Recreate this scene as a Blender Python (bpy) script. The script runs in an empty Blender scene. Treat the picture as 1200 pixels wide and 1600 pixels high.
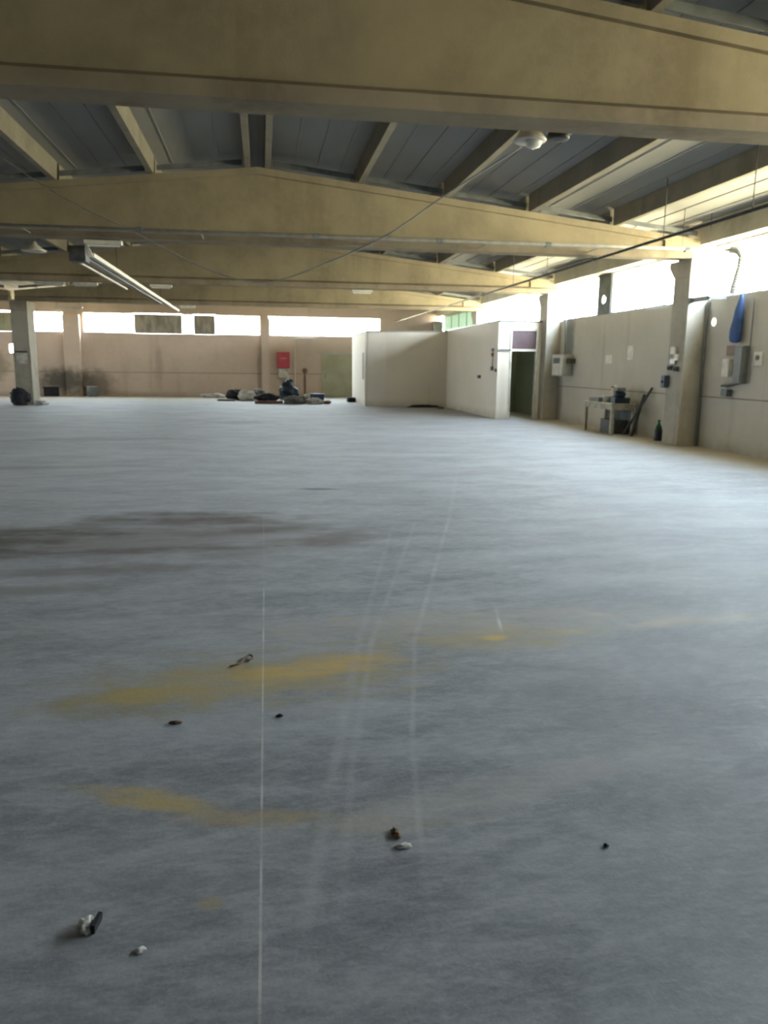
import bpy, bmesh, math, random
from mathutils import Matrix, Vector, noise
C = bpy.context.scene.collection
SC = bpy.context.scene

# ------------------------------------------------------------------ camera, light, exposure
FPX, CAMZ = 1205.0, 1.6
R3 = ((0.98791221, 0.01791528, -0.15397570),
      (-0.15460511, 0.18600927, -0.97030810),
      (0.01125757, 0.98238467, 0.18653062))
cam_d = bpy.data.cameras.new('camera')
cam = bpy.data.objects.new('camera', cam_d); C.objects.link(cam)
cam.matrix_world = Matrix.Translation((0, 0, CAMZ)) @ Matrix(R3).to_4x4()
cam_d.sensor_fit = 'VERTICAL'; cam_d.sensor_height = 36.0; cam_d.lens = 36.0*FPX/1600
cam_d.clip_start = .05; cam_d.clip_end = 300
# the phone focused too near: everything is a little soft
cam_d.dof.use_dof = True; cam_d.dof.focus_distance = 0.6
cam_d.dof.aperture_fstop = (cam_d.lens/1000)/0.0013
SC.camera = cam

SC.view_settings.view_transform = 'Standard'; SC.view_settings.look = 'None'
SC.view_settings.gamma = 1; SC.view_settings.use_curve_mapping = False
SC.view_settings.exposure = 1.15

W = bpy.data.worlds.new('World'); SC.world = W; W.use_nodes = True
wn, wl = W.node_tree.nodes, W.node_tree.links
wn.clear()
wo = wn.new('ShaderNodeOutputWorld'); bg = wn.new('ShaderNodeBackground')
tc = wn.new('ShaderNodeTexCoord'); sp = wn.new('ShaderNodeSeparateXYZ')
cr = wn.new('ShaderNodeValToRGB')
mr = wn.new('ShaderNodeMapRange'); mr.inputs[1].default_value = -1; mr.inputs[2].default_value = 1
wl.new(tc.outputs['Generated'], sp.inputs[0]); wl.new(sp.outputs[2], mr.inputs[0]); wl.new(mr.outputs[0], cr.inputs[0])
e = cr.color_ramp.elements
e[0].position = 0.0; e[0].color = (0.72, 0.61, 0.38, 1)          # sunlit grass and gravel round the building
e[1].position = 1.0; e[1].color = (0.46, 0.60, 0.78, 1)
for p, c in ((0.485, (0.77, 0.655, 0.42, 1)), (0.505, (0.85, 0.84, 0.80, 1)), (0.62, (0.66, 0.72, 0.78, 1))):
    q = e.new(p); q.color = c
wl.new(cr.outputs[0], bg.inputs[0]); bg.inputs[1].default_value = 38.0
wl.new(bg.outputs[0], wo.inputs[0])

# dimensions of the hall
XR, XL, XLL = 9.05, -9.05, -27.15
YF, YB = 39.3, -8.65
SILL, HEAD = 3.0, 4.04
BEAMY = [-0.65, 7.35, 15.35, 23.35, 31.35]
RIDGE, SLOPE = 5.16, 0.108
CDX, CDZ = 6.66, 3.74
def ztop(x):                       # top of the concrete beams
    c = 0.0 if x > XL else 2*XL
    return RIDGE - SLOPE*abs(x-c)

def portal(loc, rot, sx, sy):
    l = bpy.data.lights.new('daylight_opening', 'AREA'); l.shape = 'RECTANGLE'; l.size = sx; l.size_y = sy
    l.cycles.is_portal = True
    o = bpy.data.objects.new('daylight_opening', l); C.objects.link(o); o.location = loc; o.rotation_euler = rot
portal((XR+.30, 19.0, 3.5), (0, math.pi/2, 0), 1.3, 40.0)
portal((-7.5, YF+.30, 3.4), (-math.pi/2, 0, 0), 38.0, 1.5)
portal((XLL-.30, 33.0, 3.5), (0, -math.pi/2, 0), 1.3, 10.4)

# ------------------------------------------------------------------ mesh helpers
class MB:
    def __init__(s): s.bm = bmesh.new()
    def box(s, a, b):
        v = [s.bm.verts.new((x, y, z)) for x in (a[0], b[0]) for y in (a[1], b[1]) for z in (a[2], b[2])]
        for f in ((0,1,3,2), (4,6,7,5), (0,4,5,1), (2,3,7,6), (0,2,6,4), (1,5,7,3)): s.bm.faces.new([v[i] for i in f])
        return s
    def prism(s, pts, vec):        # closed polygon pushed along vec
        v = Vector(vec); a = [s.bm.verts.new(p) for p in pts]; b = [s.bm.verts.new(Vector(p)+v) for p in pts]
        s.bm.faces.new(a); s.bm.faces.new(b[::-1])
        n = len(a)
        for i in range(n): s.bm.faces.new((a[i], b[i], b[(i+1) % n], a[(i+1) % n]))
        return s
    def tube(s, pts, r, n=10, cap=True):
        pts = [Vector(p) for p in pts]; rings = []
        rr = r if isinstance(r, (list, tuple)) else [r]*len(pts)
        up = None
        for i, p in enumerate(pts):
            t = (pts[min(i+1, len(pts)-1)] - pts[max(i-1, 0)]).normalized()
            if up is None:
                up = t.orthogonal().normalized()
            up = (up - t*up.dot(t)).normalized(); w = t.cross(up)
            rings.append([s.bm.verts.new(p + (up*math.cos(2*math.pi*k/n) + w*math.sin(2*math.pi*k/n))*rr[i]) for k in range(n)])
        for a, b in zip(rings, rings[1:]):
            for k in range(n): s.bm.faces.new((a[k], a[(k+1) % n], b[(k+1) % n], b[k]))
        if cap: s.bm.faces.new(rings[0][::-1]); s.bm.faces.new(rings[-1])
        return s
    def lathe(s, c, prof, n=20, axis='Z'):     # profile of (radius, height)
        rings = []
        for r, h in prof:
            ring = []
            for k in range(n):
                a = 2*math.pi*k/n; x, y = r*math.cos(a), r*math.sin(a)
                d = {'Z': (x, y, h), 'Y': (x, h, y), 'X': (h, x, y)}[axis]
                ring.append(s.bm.verts.new((c[0]+d[0], c[1]+d[1], c[2]+d[2])))
            rings.append(ring)
        for a, b in zip(rings, rings[1:]):
            for k in range(n): s.bm.faces.new((a[k], a[(k+1) % n], b[(k+1) % n], b[k]))
        s.bm.faces.new(rings[0][::-1]); s.bm.faces.new(rings[-1])
        return s
    def lump(s, c, size, seed, rough=.35, sub=4, floor=0.0, freq=1.6):
        r = bmesh.ops.create_icosphere(s.bm, subdivisions=sub, radius=1)
        off = Vector((seed*3.1, seed*1.7, seed*.9))
        for v in r['verts']:
            d = v.co.normalized()
            k = 1 + rough*noise.fractal(d*freq+off, 1, 2, 4) + .12*rough*abs(noise.noise(d*7+off))
            p = Vector((d.x*size[0]*k, d.y*size[1]*k, d.z*size[2]*k)) + Vector(c)
            if p.z < floor: p.z = floor + .004*(1+noise.noise(d*5))
            v.co = p
        return s
    def build(s, name, m, parent=None, bevel=0, smooth=False):
        bmesh.ops.recalc_face_normals(s.bm, faces=s.bm.faces)
        me = bpy.data.meshes.new(name)
        if parent is not None:
            off = parent['_w'] if '_w' in parent else (0, 0, 0)
            off = Vector(off)
        else:
            vs = [v.co for v in s.bm.verts]
            off = Vector(((min(v.x for v in vs)+max(v.x for v in vs))/2, (min(v.y for v in vs)+max(v.y for v in vs))/2, min(v.z for v in vs)))
        bmesh.ops.translate(s.bm, verts=s.bm.verts, vec=-off)
        s.bm.to_mesh(me); s.bm.free()
        o = bpy.data.objects.new(name, me); C.objects.link(o)
        me.materials.append(m)
        o['_w'] = tuple(off)
        if parent is not None:
            o.parent = parent
        else: o.location = off
        if smooth:
            for p in me.polygons: p.use_smooth = True
        if bevel:
            b = o.modifiers.new('bevel', 'BEVEL'); b.width = bevel; b.segments = 2; b.limit_method = 'ANGLE'
        return o
def thing(name, label, cat, loc, group=None):
    o = bpy.data.objects.new(name, None); C.objects.link(o); o.location = loc; o['_w'] = tuple(loc)
    o.empty_display_size = .1
    return tag(o, label, cat, group)
def tag(o, label, cat, group=None):
    o['label'] = label; o['category'] = cat
    if group: o['group'] = group
    return o
def struct(name, mb, m, **k):
    o = mb.build(name, m, None, **k); o['kind'] = 'structure'; return o
def copy_tree(o, delta, label=None, parent=None):
    c = o.copy(); C.objects.link(c)
    if parent is None: c.location = Vector(o.location) + Vector(delta)
    else: c.parent = parent
    if label: c['label'] = label
    for ch in list(o.children): copy_tree(ch, delta, None, c)
    return c

# ------------------------------------------------------------------ materials
class NT:
    def __init__(s, name, rough=.8, spec=.3, metal=0):
        s.m = bpy.data.materials.new(name); s.m.use_nodes = True; s.t = s.m.node_tree
        s.b = s.t.nodes['Principled BSDF']
        s.b.inputs['Roughness'].default_value = rough; s.b.inputs['Specular IOR Level'].default_value = spec
        s.b.inputs['Metallic'].default_value = metal
        g = s.t.nodes.new('ShaderNodeNewGeometry'); s.pos = g.outputs['Position']
    def n(s, kind, **ins):
        x = s.t.nodes.new(kind)
        return x
    def link(s, a, b): s.t.links.new(a, b)
    def vec(s, scale=(1,1,1), loc=(0,0,0), rot=0, src=None):
        x = s.n('ShaderNodeMapping'); x.inputs['Scale'].default_value = scale; x.inputs['Location'].default_value = loc
        x.inputs['Rotation'].default_value = (0, 0, rot); s.link(src or s.pos, x.inputs[0]); return x.outputs[0]
    def noise(s, sc, detail=4, rough=.55, vec=None, dist=0):
        x = s.n('ShaderNodeTexNoise'); x.inputs['Scale'].default_value = sc; x.inputs['Detail'].default_value = detail
        x.inputs['Roughness'].default_value = rough; x.inputs['Distortion'].default_value = dist
        s.link(vec or s.pos, x.inputs['Vector']); return x.outputs['Fac']
    def math(s, op, a, b=None, c=None, clamp=False):
        x = s.n('ShaderNodeMath'); x.operation = op; x.use_clamp = clamp
        for i, v in enumerate((a, b, c)):
            if v is None: continue
            if hasattr(v, 'is_linked') or hasattr(v, 'node'): s.link(v, x.inputs[i])
            else: x.inputs[i].default_value = v
        return x.outputs[0]
    def mapr(s, v, a, b, c=0., d=1., smooth=True):
        x = s.n('ShaderNodeMapRange'); x.interpolation_type = 'SMOOTHSTEP' if smooth else 'LINEAR'
        s.link(v, x.inputs[0])
        for i, q in enumerate((a, b, c, d)): x.inputs[i+1].default_value = q
        return x.outputs[0]
    def mix(s, fac, a, b, mode='MIX'):
        x = s.n('ShaderNodeMix'); x.data_type = 'RGBA'; x.blend_type = mode
        for i, v in ((0, fac), (6, a), (7, b)):
            if hasattr(v, 'node'): s.link(v, x.inputs[i])
            elif i == 0: x.inputs[0].default_value = v
            else: x.inputs[i].default_value = (*v, 1)
        return x.outputs[2]
    def color(s, c): s.link(c, s.b.inputs['Base Color']); return s
    def bump(s, h, strength=.3, dist=.01):
        x = s.n('ShaderNodeBump'); x.inputs['Strength'].default_value = strength; x.inputs['Distance'].default_value = dist
        s.link(h, x.inputs['Height']); s.link(x.outputs[0], s.b.inputs['Normal'])
    def sep(s, src=None):
        x = s.n('ShaderNodeSeparateXYZ'); s.link(src or s.pos, x.inputs[0]); return x.outputs
def mottled(name, a, b, sc=3., rough=.8, spec=.3, metal=0, lo=.35, hi=.65, bump=0, stretch=(1,1,1)):
    t = NT(name, rough, spec, metal)
    nz = t.noise(sc, vec=t.vec(stretch))
    t.color(t.mix(t.mapr(nz, lo, hi), a, b))
    if bump: t.bump(t.noise(sc*12), bump)
    return t.m

def wall_mat(name, base, dark, stains_patches=(), joints=None, axis=1):
    t = NT(name, .85, .2)
    big = t.mapr(t.noise(.5, 5), .3, .7); fine = t.mapr(t.noise(5, 5), .3, .75)
    c = t.mix(t.math('MULTIPLY', big, .5), base, dark)
    c = t.mix(t.math('MULTIPLY', fine, .22), c, dark)
    # vertical run marks
    run = t.mapr(t.noise(2.2, 3, vec=t.vec((1, 1, .08))), .55, .75)
    c = t.mix(t.math('MULTIPLY', run, .22), c, (dark[0]*.75, dark[1]*.62, dark[2]*.52))
    xyz = t.sep()
    # dirt near the floor
    low = t.mapr(xyz[2], 0.0, .32, 1, 0)
    c = t.mix(t.math('MULTIPLY', low, t.math('MULTIPLY', t.noise(3, 3), .7)), c, (.20, .17, .10))
    for (u, z, ru, rz, col, k) in stains_patches:
        du = t.math('DIVIDE', t.math('SUBTRACT', xyz[axis], u), ru); dz = t.math('DIVIDE', t.math('SUBTRACT', xyz[2], z), rz)
        d = t.math('SQRT', t.math('ADD', t.math('MULTIPLY', du, du), t.math('MULTIPLY', dz, dz)))
        d = t.math('ADD', d, t.math('MULTIPLY', t.math('SUBTRACT', t.noise(3, 4), .5), .9))
        c = t.mix(t.math('MULTIPLY', t.mapr(d, .35, 1.1, 1, 0), k), c, col)
    t.color(c); t.bump(t.noise(30), .15)
    return t.m

def concrete_mat(name, a, b, runs=.3):
    t = NT(name, .9, .15)
    c = t.mix(t.mapr(t.noise(1.3, 5), .3, .7), a, b)
    c = t.mix(t.math('MULTIPLY', t.mapr(t.noise(1.6, 4, vec=t.vec((1, 1, .12))), .52, .7), runs), c, (b[0]*.6, b[1]*.55, b[2]*.45))
    c = t.mix(t.math('MULTIPLY', t.mapr(t.noise(9, 3), .4, .7), .2), c, (a[0]*1.2, a[1]*1.2, a[2]*1.2))
    t.color(c); t.bump(t.noise(40), .2)
    return t.m

def floor_mat():
    t = NT('worn concrete floor', .7, .38)
    p = t.pos
    warp = t.n('ShaderNodeTexNoise'); warp.inputs['Scale'].default_value = 1.1; warp.inputs['Detail'].default_value = 5
    t.link(p, warp.inputs['Vector'])
    sub = t.n('ShaderNodeVectorMath'); sub.operation = 'SUBTRACT'; sub.inputs[1].default_value = (.5, .5, .5)
    t.link(warp.outputs['Color'], sub.inputs[0])
    sca = t.n('ShaderNodeVectorMath'); sca.operation = 'SCALE'; sca.inputs['Scale'].default_value = .9
    t.link(sub.outputs[0], sca.inputs[0])
    add = t.n('ShaderNodeVectorMath'); add.operation = 'ADD'; t.link(p, add.inputs[0]); t.link(sca.outputs[0], add.inputs[1])
    pw = add.outputs[0]
    base_d, base_l = (.095, .106, .118), (.345, .36, .365)
    n1 = t.mapr(t.noise(1.1, 8, .66, vec=t.vec((.8, 1.5, 1), rot=.3)), .36, .64)
    n2 = t.mapr(t.noise(4.2, 8, .72, vec=t.vec((.7, 1.6, 1), rot=.25), dist=.4), .38, .62)
    n3 = t.mapr(t.noise(19, 6, .75, vec=t.vec((.6, 1.6, 1), rot=-.5)), .40, .64)
    f = t.math('ADD', t.math('MULTIPLY', n1, .30), t.math('ADD', t.math('MULTIPLY', n2, .36), t.math('MULTIPLY', n3, .24)))
    # floor colour lightens down the hall, painting in the grazing window sheen
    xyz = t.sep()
    far_sheen = t.mapr(xyz[1], 3.0, 13.0)
    f = t.math('ADD', f, t.math('MULTIPLY', far_sheen, .38), clamp=False)
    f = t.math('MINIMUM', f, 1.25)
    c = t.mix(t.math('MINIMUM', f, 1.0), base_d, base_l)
    pale = t.mapr(t.noise(.55, 5, vec=t.vec((.35, 1.4, 1), loc=(3, 1, 0))), .5, .72)
    c = t.mix(t.math('MULTIPLY', pale, .35), c, (.47, .50, .52))
    n4 = t.mapr(t.noise(70, 4, .8), .35, .65)
    c = t.mix(t.math('MULTIPLY', n4, .16), c, (.42, .44, .46))
    # warm dust along the walls
    wr = t.math('MAXIMUM', t.mapr(xyz[0], 7.4, 8.9), t.mapr(xyz[1], 31., 36.5))
    c = t.mix(t.math('MULTIPLY', wr, .75), c, (.40, .37, .27))
    def ell(cx, cy, rx, ry, rot, col, k, edge=(.25, 1.1), src=None, ns=4., na=1.5):
        m = t.n('ShaderNodeMapping'); m.vector_type = 'TEXTURE'
        m.inputs['Location'].default_value = (cx, cy, 0); m.inputs['Rotation'].default_value = (0, 0, rot); m.inputs['Scale'].default_value = (rx, ry, 1e3)
        t.link(src or p, m.inputs[0])
        l = t.n('ShaderNodeVectorMath'); l.operation = 'LENGTH'; t.link(m.outputs[0], l.inputs[0])
        d = t.math('ADD', l.outputs['Value'], t.math('MULTIPLY', t.math('SUBTRACT', t.noise(ns, 5, vec=t.vec((1, 1.5, 1))), .5), na))
        m_ = t.math('MULTIPLY', t.mapr(d, edge[0], edge[1], 1, 0), brk)
        return t.mix(t.math('MULTIPLY', m_, k), c, col)
    brk = t.mapr(t.noise(3.2, 8, .72, vec=t.vec((.6, 1.8, 1), loc=(1, 5, 0), rot=.1)), .34, .60, .35, 1)
    ochre, ochre2 = (.43, .30, .075), (.30, .25, .12)
    c = ell(.0, 3.86, 1.25, .50, .12, (.27, .25, .17), .8)
    c = ell(-.1, 3.80, .9, .34, .12, ochre2, .9)
    c = ell(-.72, 3.62, .5, .25, .1, (.21, .19, .10), .8)
    c = ell(-.55, 3.68, .42, .15, .0, (.36, .27, .08), .85)
    c = ell(.28, 3.92, .55, .16, .2, (.47, .32, .085), 1.0)
    c = ell(-.02, 3.86, .22, .08, .2, ochre, .45)
    c = ell(1.35, 4.27, .9, .24, 0, ochre2, .85)
    c = ell(1.37, 4.26, .12, .055, 0, (.52, .34, .05), .9)
    c = ell(.46, 4.71, .11, .05, 0, (.46, .29, .10), .75)
    c = ell(1.3, 4.55, 1.7, .34, 0, (.34, .31, .25), .7)
    c = ell(2.75, 4.40, .7, .10, .1, (.40, .32, .2), .45)
    c = ell(-.42, 2.72, .40, .09, -.38, (.38, .30, .13), 1.0)
    c = ell(-.05, 2.56, .36, .08, -.12, (.36, .28, .13), .9)
    c = ell(.45, 2.45, .35, .07, -.08, (.34, .28, .17), .45)
    c = ell(-.18, 2.12, .05, .04, 0, (.33, .27, .15), .6)
    c = ell(.9, 2.62, 1.1, .16, .25, (.33, .32, .30), .5)
    # old oily patches on the left
    brown = (.075, .062, .052)
    brk1 = brk; brk = t.mapr(t.noise(1.7, 8, .7, vec=t.vec((.45, 2.2, 1), loc=(4, 5, 0))), .36, .54, .55, 1)
    c = ell(-1.0, 7.3, 2.6, 1.15, 0, (.155, .14, .132), .85, ns=2)
    c = ell(-2.35, 7.45, 1.3, .42, .1, (.045, .036, .022), 1.0, (.35, 1.2), ns=2)
    c = ell(-2.4, 6.85, .75, .36, 0, (.04, .033, .02), 1.0, (.35, 1.2), ns=2)
    c = ell(-.75, 8.15, 1.2, .40, -.1, brown, 1.0, (.3, 1.2), ns=2)
    c = ell(-.1, 7.5, .9, .25, .2, brown, .8, ns=2)
    c = ell(-1.2, 6.75, 1.3, .16, .05, brown, .9, (.3, 1.2), ns=3)
    c = ell(-1.3, 6.1, 1.1, .2, .05, (.12, .10, .095), .8, ns=3)
    c = ell(.65, 7.0, .55, .35, .3, (.12, .10, .09), .8, ns=3)
    c = ell(-2.0, 5.55, 1.2, .22, .1, (.13, .13, .125), .7, ns=3)
    brk = brk1
    c = ell(.72, 10.0, .38, .13, -.15, (.05, .05, .045), .85, ns=2)
    c = ell(-.6, 22., 1.2, .7, 0, (.10, .12, .12), .6, ns=2)
    c = ell(-3.6, 17., 2.4, .7, .1, (.12, .14, .14), .5, ns=1.5)
    c = ell(-3.2, 12.5, 1.6, .3, .1, (.14, .14, .14), .5, ns=1.5)
    # pale trolley tracks, straight saw joint
    def line(x0, y0, x1, y1, w, col, k, soft=.05, ymin=None, ymax=None):
        dx, dy = x1-x0, y1-y0; L = math.hypot(dx, dy)
        d = t.math('ABSOLUTE', t.math('SUBTRACT', t.math('MULTIPLY', t.math('SUBTRACT', xyz[0], x0), dy/L), t.math('MULTIPLY', t.math('SUBTRACT', xyz[1], y0), dx/L)))
        m = t.mapr(d, w*soft, w, 1, 0)
        a = t.mapr(xyz[1], y0-.25, y0+.1); b = t.mapr(xyz[1], y1-.1, y1+.25, 1, 0)
        m = t.math('MULTIPLY', m, t.math('MULTIPLY', a, b))
        m = t.math('MULTIPLY', m, t.mapr(t.noise(3.5, 4), .35, .65, .15, .6))
        return t.mix(t.math('MULTIPLY', m, k), c, col)
    tr = (.44, .45, .45)
    c = line(.41, 1.5, .52, 2.4, .02, tr, .4)
    c = line(.52, 2.4, .63, 3.1, .022, tr, .5)
    c = line(.63, 3.1, .88, 4.3, .022, tr, .5)
    c = line(.88, 4.3, 1.93, 7.8, .03, tr, .6)
    c = line(1.93, 7.8, 3.1, 12.0, .04, tr, .3)
    c = line(.62, 4.3, 1.52, 7.6, .03, tr, .35)
    c = line(.54, 4.3, 1.25, 7.4, .03, tr, .35)
    c = line(.10, 2.0, .27, 2.9, .045, tr, .4)
    c = line(.27, 2.9, .54, 4.3, .045, tr, .45)
    c = line(.22, 2.1, .36, 3.0, .03, tr, .35)
    c = line(.36, 3.0, .62, 4.3, .03, tr, .35)
    c = line(-.035, 1.3, -.01, 5.4,   .0055, (.62, .60, .54), .95, soft=.5)
    c = line(-.01, 5.4, .05, 30, .010, (.30, .31, .31), .5, soft=.3)
    c = line(1.46, 4.48, 1.50, 4.66, .018, (.75, .75, .72), .8)
    # thin trowel scratches
    sw = t.math('ABSOLUTE', t.math('SUBTRACT', t.noise(1.3, 4, .5, vec=t.vec((.5, 2.2, 1), loc=(7, 2, 0), rot=.2)), .5))
    c = t.mix(t.math('MULTIPLY', t.mapr(sw, .001, .008, 1, 0), .07), c, (.5, .52, .53))
    c = t.mix(1.0, c, (.90, .855, .86), 'MULTIPLY')
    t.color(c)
    t.link(t.mapr(n2, 0, 1, .66, .82), t.b.inputs['Roughness'])
    t.bump(t.noise(35, 5), .12)
    return t.m

M = {}
M['floor'] = floor_mat()
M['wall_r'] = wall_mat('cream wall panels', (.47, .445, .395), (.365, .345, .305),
    stains_patches=((22.3, 2.4, .5, 1.1, (.14, .155, .15), .85), (22.9, .6, .35, 1.2, (.17, .15, .12), .7), (17.6, .4, 1.3, .8, (.22, .20, .16), .5), (19.9, 1.9, .12, 1.2, (.36, .29, .24), .5)), axis=1)  # first two entries: darker patches on the wall beside the second column
M['wall_f'] = wall_mat('beige far wall panels', (.52, .42, .35), (.39, .31, .255),
    stains_patches=((-9.3, .75, 1.5, .75, (.07, .07, .06), .9), (-7.9, .5, 1.1, .9, (.12, .095, .075), .75), (-12.4, 1.4, .8, 1.0, (.16, .14, .08), .6), (-.1, 1.2, .12, 1.6, (.22, .18, .13), .5), (2.15, .7, .12, .7, (.2, .16, .12), .5), (-4.9, 1.4, .25, 1.3, (.25, .19, .15), .35)), axis=0)
M['booth'] = wall_mat('painted booth panels', (.72, .665, .585), (.62, .57, .50))
M['booth_in'] = wall_mat('greenish booth lining', (.25, .265, .165), (.16, .18, .11))
M['beam'] = concrete_mat('ochre grey concrete', (.295, .255, .182), (.225, .195, .142))
M['post'] = concrete_mat('stained post concrete', (.33, .30, .245), (.24, .21, .17), .5)
M['flange'] = concrete_mat('darker flange concrete', (.265, .225, .165), (.19, .16, .12), .4)  # bottom flange coloured a step darker than the beam web
M['column'] = concrete_mat('column concrete', (.38, .355, .31), (.30, .28, .24), .4)
M['edge'] = concrete_mat('edge beam concrete', (.42, .40, .33), (.34, .32, .26), .2)
M['purlin'] = concrete_mat('purlin concrete', (.27, .25, .205), (.21, .195, .16))
M['roof'] = mottled('grey roof sheet', (.285, .28, .262), (.225, .222, .21), .7, .7, .3, stretch=(1, .3, 1))
M['joint'] = mottled('dark joint', (.17, .145, .115), (.23, .20, .16), 4)
M['frame'] = mottled('grey window frame', (.30, .31, .30), (.22, .23, .22), 5, .5)
M['board'] = mottled('weathered window board', (.34, .31, .25), (.20, .185, .15), 2.5, stretch=(1.5, 1, .5))
M['darkboard'] = mottled('dark infill board', (.12, .135, .13), (.075, .085, .085), 4)
M['dark'] = mottled('black steel', (.035, .037, .04), (.06, .062, .065), 8, .5)
M['steel'] = mottled('galvanised steel', (.42, .43, .41), (.32, .33, .31), 6, .4, .5, .3)
M['white'] = mottled('off white paint', (.62, .60, .54), (.50, .48, .42), 6, .5)
M['pipe'] = mottled('pale plastic pipe', (.55, .53, .47), (.44, .42, .36), 6, .5)
M['cable'] = mottled('pale cable', (.46, .46, .43), (.38, .38, .35), 8, .5)
M['red'] = mottled('red enamel', (.42, .06, .08), (.34, .05, .065), 5, .45)
M['blue'] = mottled('blue cloth', (.03, .065, .19), (.05, .10, .26), 5, .8)
M['greydark'] = mottled('grey enamel', (.16, .175, .18), (.12, .13, .135), 5, .5)
M['tablew'] = mottled('pale scuffed wood', (.42, .39, .32), (.30, .27, .21), 5, .7)
M['navy'] = mottled('black blue plastic', (.012, .02, .035), (.022, .035, .05), 4, .45)
M['black'] = mottled('black cloth', (.012, .012, .016), (.02, .02, .024), 5, .8)
M['cloth'] = mottled('dirty white cloth', (.50, .48, .42), (.33, .31, .27), 6, .9)
M['greycloth'] = mottled('grey green cloth', (.16, .165, .14), (.09, .09, .08), 6, .9)
M['rust'] = mottled('reddish timber', (.20, .095, .07), (.13, .07, .055), 6, .8)
M['indigo'] = mottled('indigo plastic', (.05, .05, .13), (.035, .035, .09), 5, .6)
M['beigedoor'] = mottled('beige green door', (.34, .335, .23), (.28, .27, .18), 1.5, .6)
M['plum'] = mottled('dull plum pane', (.12, .07, .085), (.09, .06, .075), 3, .35)
M['rubble'] = mottled('concrete crumb', (.50, .49, .46), (.28, .27, .25), 12, .9)
M['leaf'] = mottled('dry brown leaf', (.14, .08, .04), (.09, .055, .03), 20, .8)
M['dullblue'] = mottled('dull blue plastic', (.12, .15, .21), (.09, .11, .15), 6, .6)
M['dullred'] = mottled('faded red print', (.30, .21, .19), (.24, .19, .17), 6, .8)
M['green'] = mottled('green glass', (.01, .10, .05), (.008, .07, .035), 5, .15, .6)
def pane_mat(name, tint, gloss, frost=None):
    m = bpy.data.materials.new(name); m.use_nodes = True; t = m.node_tree; t.nodes.clear()
    o = t.nodes.new('ShaderNodeOutputMaterial'); mx = t.nodes.new('ShaderNodeMixShader')
    if frost:
        a = t.nodes.new('ShaderNodeBsdfTranslucent'); a.inputs[0].default_value = (*tint, 1)
    else:
        a = t.nodes.new('ShaderNodeBsdfTransparent'); a.inputs[0].default_value = (*tint, 1)
    g = t.nodes.new('ShaderNodeBsdfGlossy'); g.inputs['Roughness'].default_value = .05 if not frost else .4
    mx.inputs[0].default_value = gloss
    t.links.new(a.outputs[0], mx.inputs[1]); t.links.new(g.outputs[0], mx.inputs[2]); t.links.new(mx.outputs[0], o.inputs[0])
    return m
M['glass'] = pane_mat('window glass', (.93, .96, .95), .05)
M['frosted'] = pane_mat('frosted fibreglass', (.10, .125, .105), .05, True)
M['lampglass'] = mottled('milky lamp glass', (.70, .72, .66), (.6, .62, .56), 5, .2, .6)

# ------------------------------------------------------------------ the shell
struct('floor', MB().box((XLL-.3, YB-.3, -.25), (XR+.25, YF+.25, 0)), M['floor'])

def wall(mb, axis, a, b, u0, u1, z0, z1, openings):
    """axis 'X': plane across X (u runs along Y); openings = (u0,u1,z0,z1)"""
    us = sorted({u0, u1, *[o[0] for o in openings], *[o[1] for o in openings]})
    for s, e_ in zip(us, us[1:]):
        ops = sorted([(o[2], o[3]) for o in openings if o[0] < (s+e_)/2 < o[1]])
        z = z0
        for lo, hi in ops + [(z1, z1)]:
            if lo - z > 1e-4:
                if axis == 'X': mb.box((a, s, z), (b, e_, lo))
                else: mb.box((s, a, z), (e_, b, lo))
            z = max(z, hi)
    return mb
def vent_ring(mb, axis, a, b, u, z, half, r, n=20):
    """square block with a round hole filling a square opening"""
    def P(d, uu, zz): return (d, uu, zz) if axis == 'X' else (uu, d, zz)
    bm = mb.bm; sq = []; ci = []
    for k in range(n):
        t_ = 2*math.pi*(k+.5)/n; c_, s_ = math.cos(t_), math.sin(t_); q = max(abs(c_), abs(s_))
        sq.append((u+half*c_/q, z+half*s_/q)); ci.append((u+r*c_, z+r*s_))
    va = [[bm.verts.new(P(d, *p)) for p in L] for d in (a, b) for L in (sq, ci)]
    for k in range(n):
        j = (k+1) % n
        bm.faces.new((va[0][k], va[0][j], va[1][j], va[1][k]))
        bm.faces.new((va[2][k], va[3][k], va[3][j], va[2][j]))
        bm.faces.new((va[1][k], va[1][j], va[3][j], va[3][k]))

# right wall: low panel, joint, tall panel; a round vent hole near the first column
VY, VZ = 14.8, 2.54
mb = MB()
mb.box((XR, YB, 0), (XR+.2, YF, 1.035)); mb.box((XR+.012, YB, 1.035), (XR+.2, YF, 1.055))
wall(mb, 'X', XR, XR+.2, YB, YF, 1.055, SILL, [(VY-.14, VY+.14, VZ-.14, VZ+.14)])
vent_ring(mb, 'X', XR, XR+.2, VY, VZ, .14, .085)
mb.box((XR, YB, SILL), (XR+.2, 1.5, 4.6))
mb.box((XR+.01, 1.5, HEAD+.02), (XR+.2, YF, 4.6))
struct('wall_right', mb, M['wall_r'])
struct('trim_8', MB().box((XR-.004, YB, 1.032), (XR+.01, YF, 1.058)), M['joint'])
struct('trim_9', MB().box((XLL, YF-.004, 1.125), (XR, YF+.01, 1.155)), M['joint'])
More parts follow.
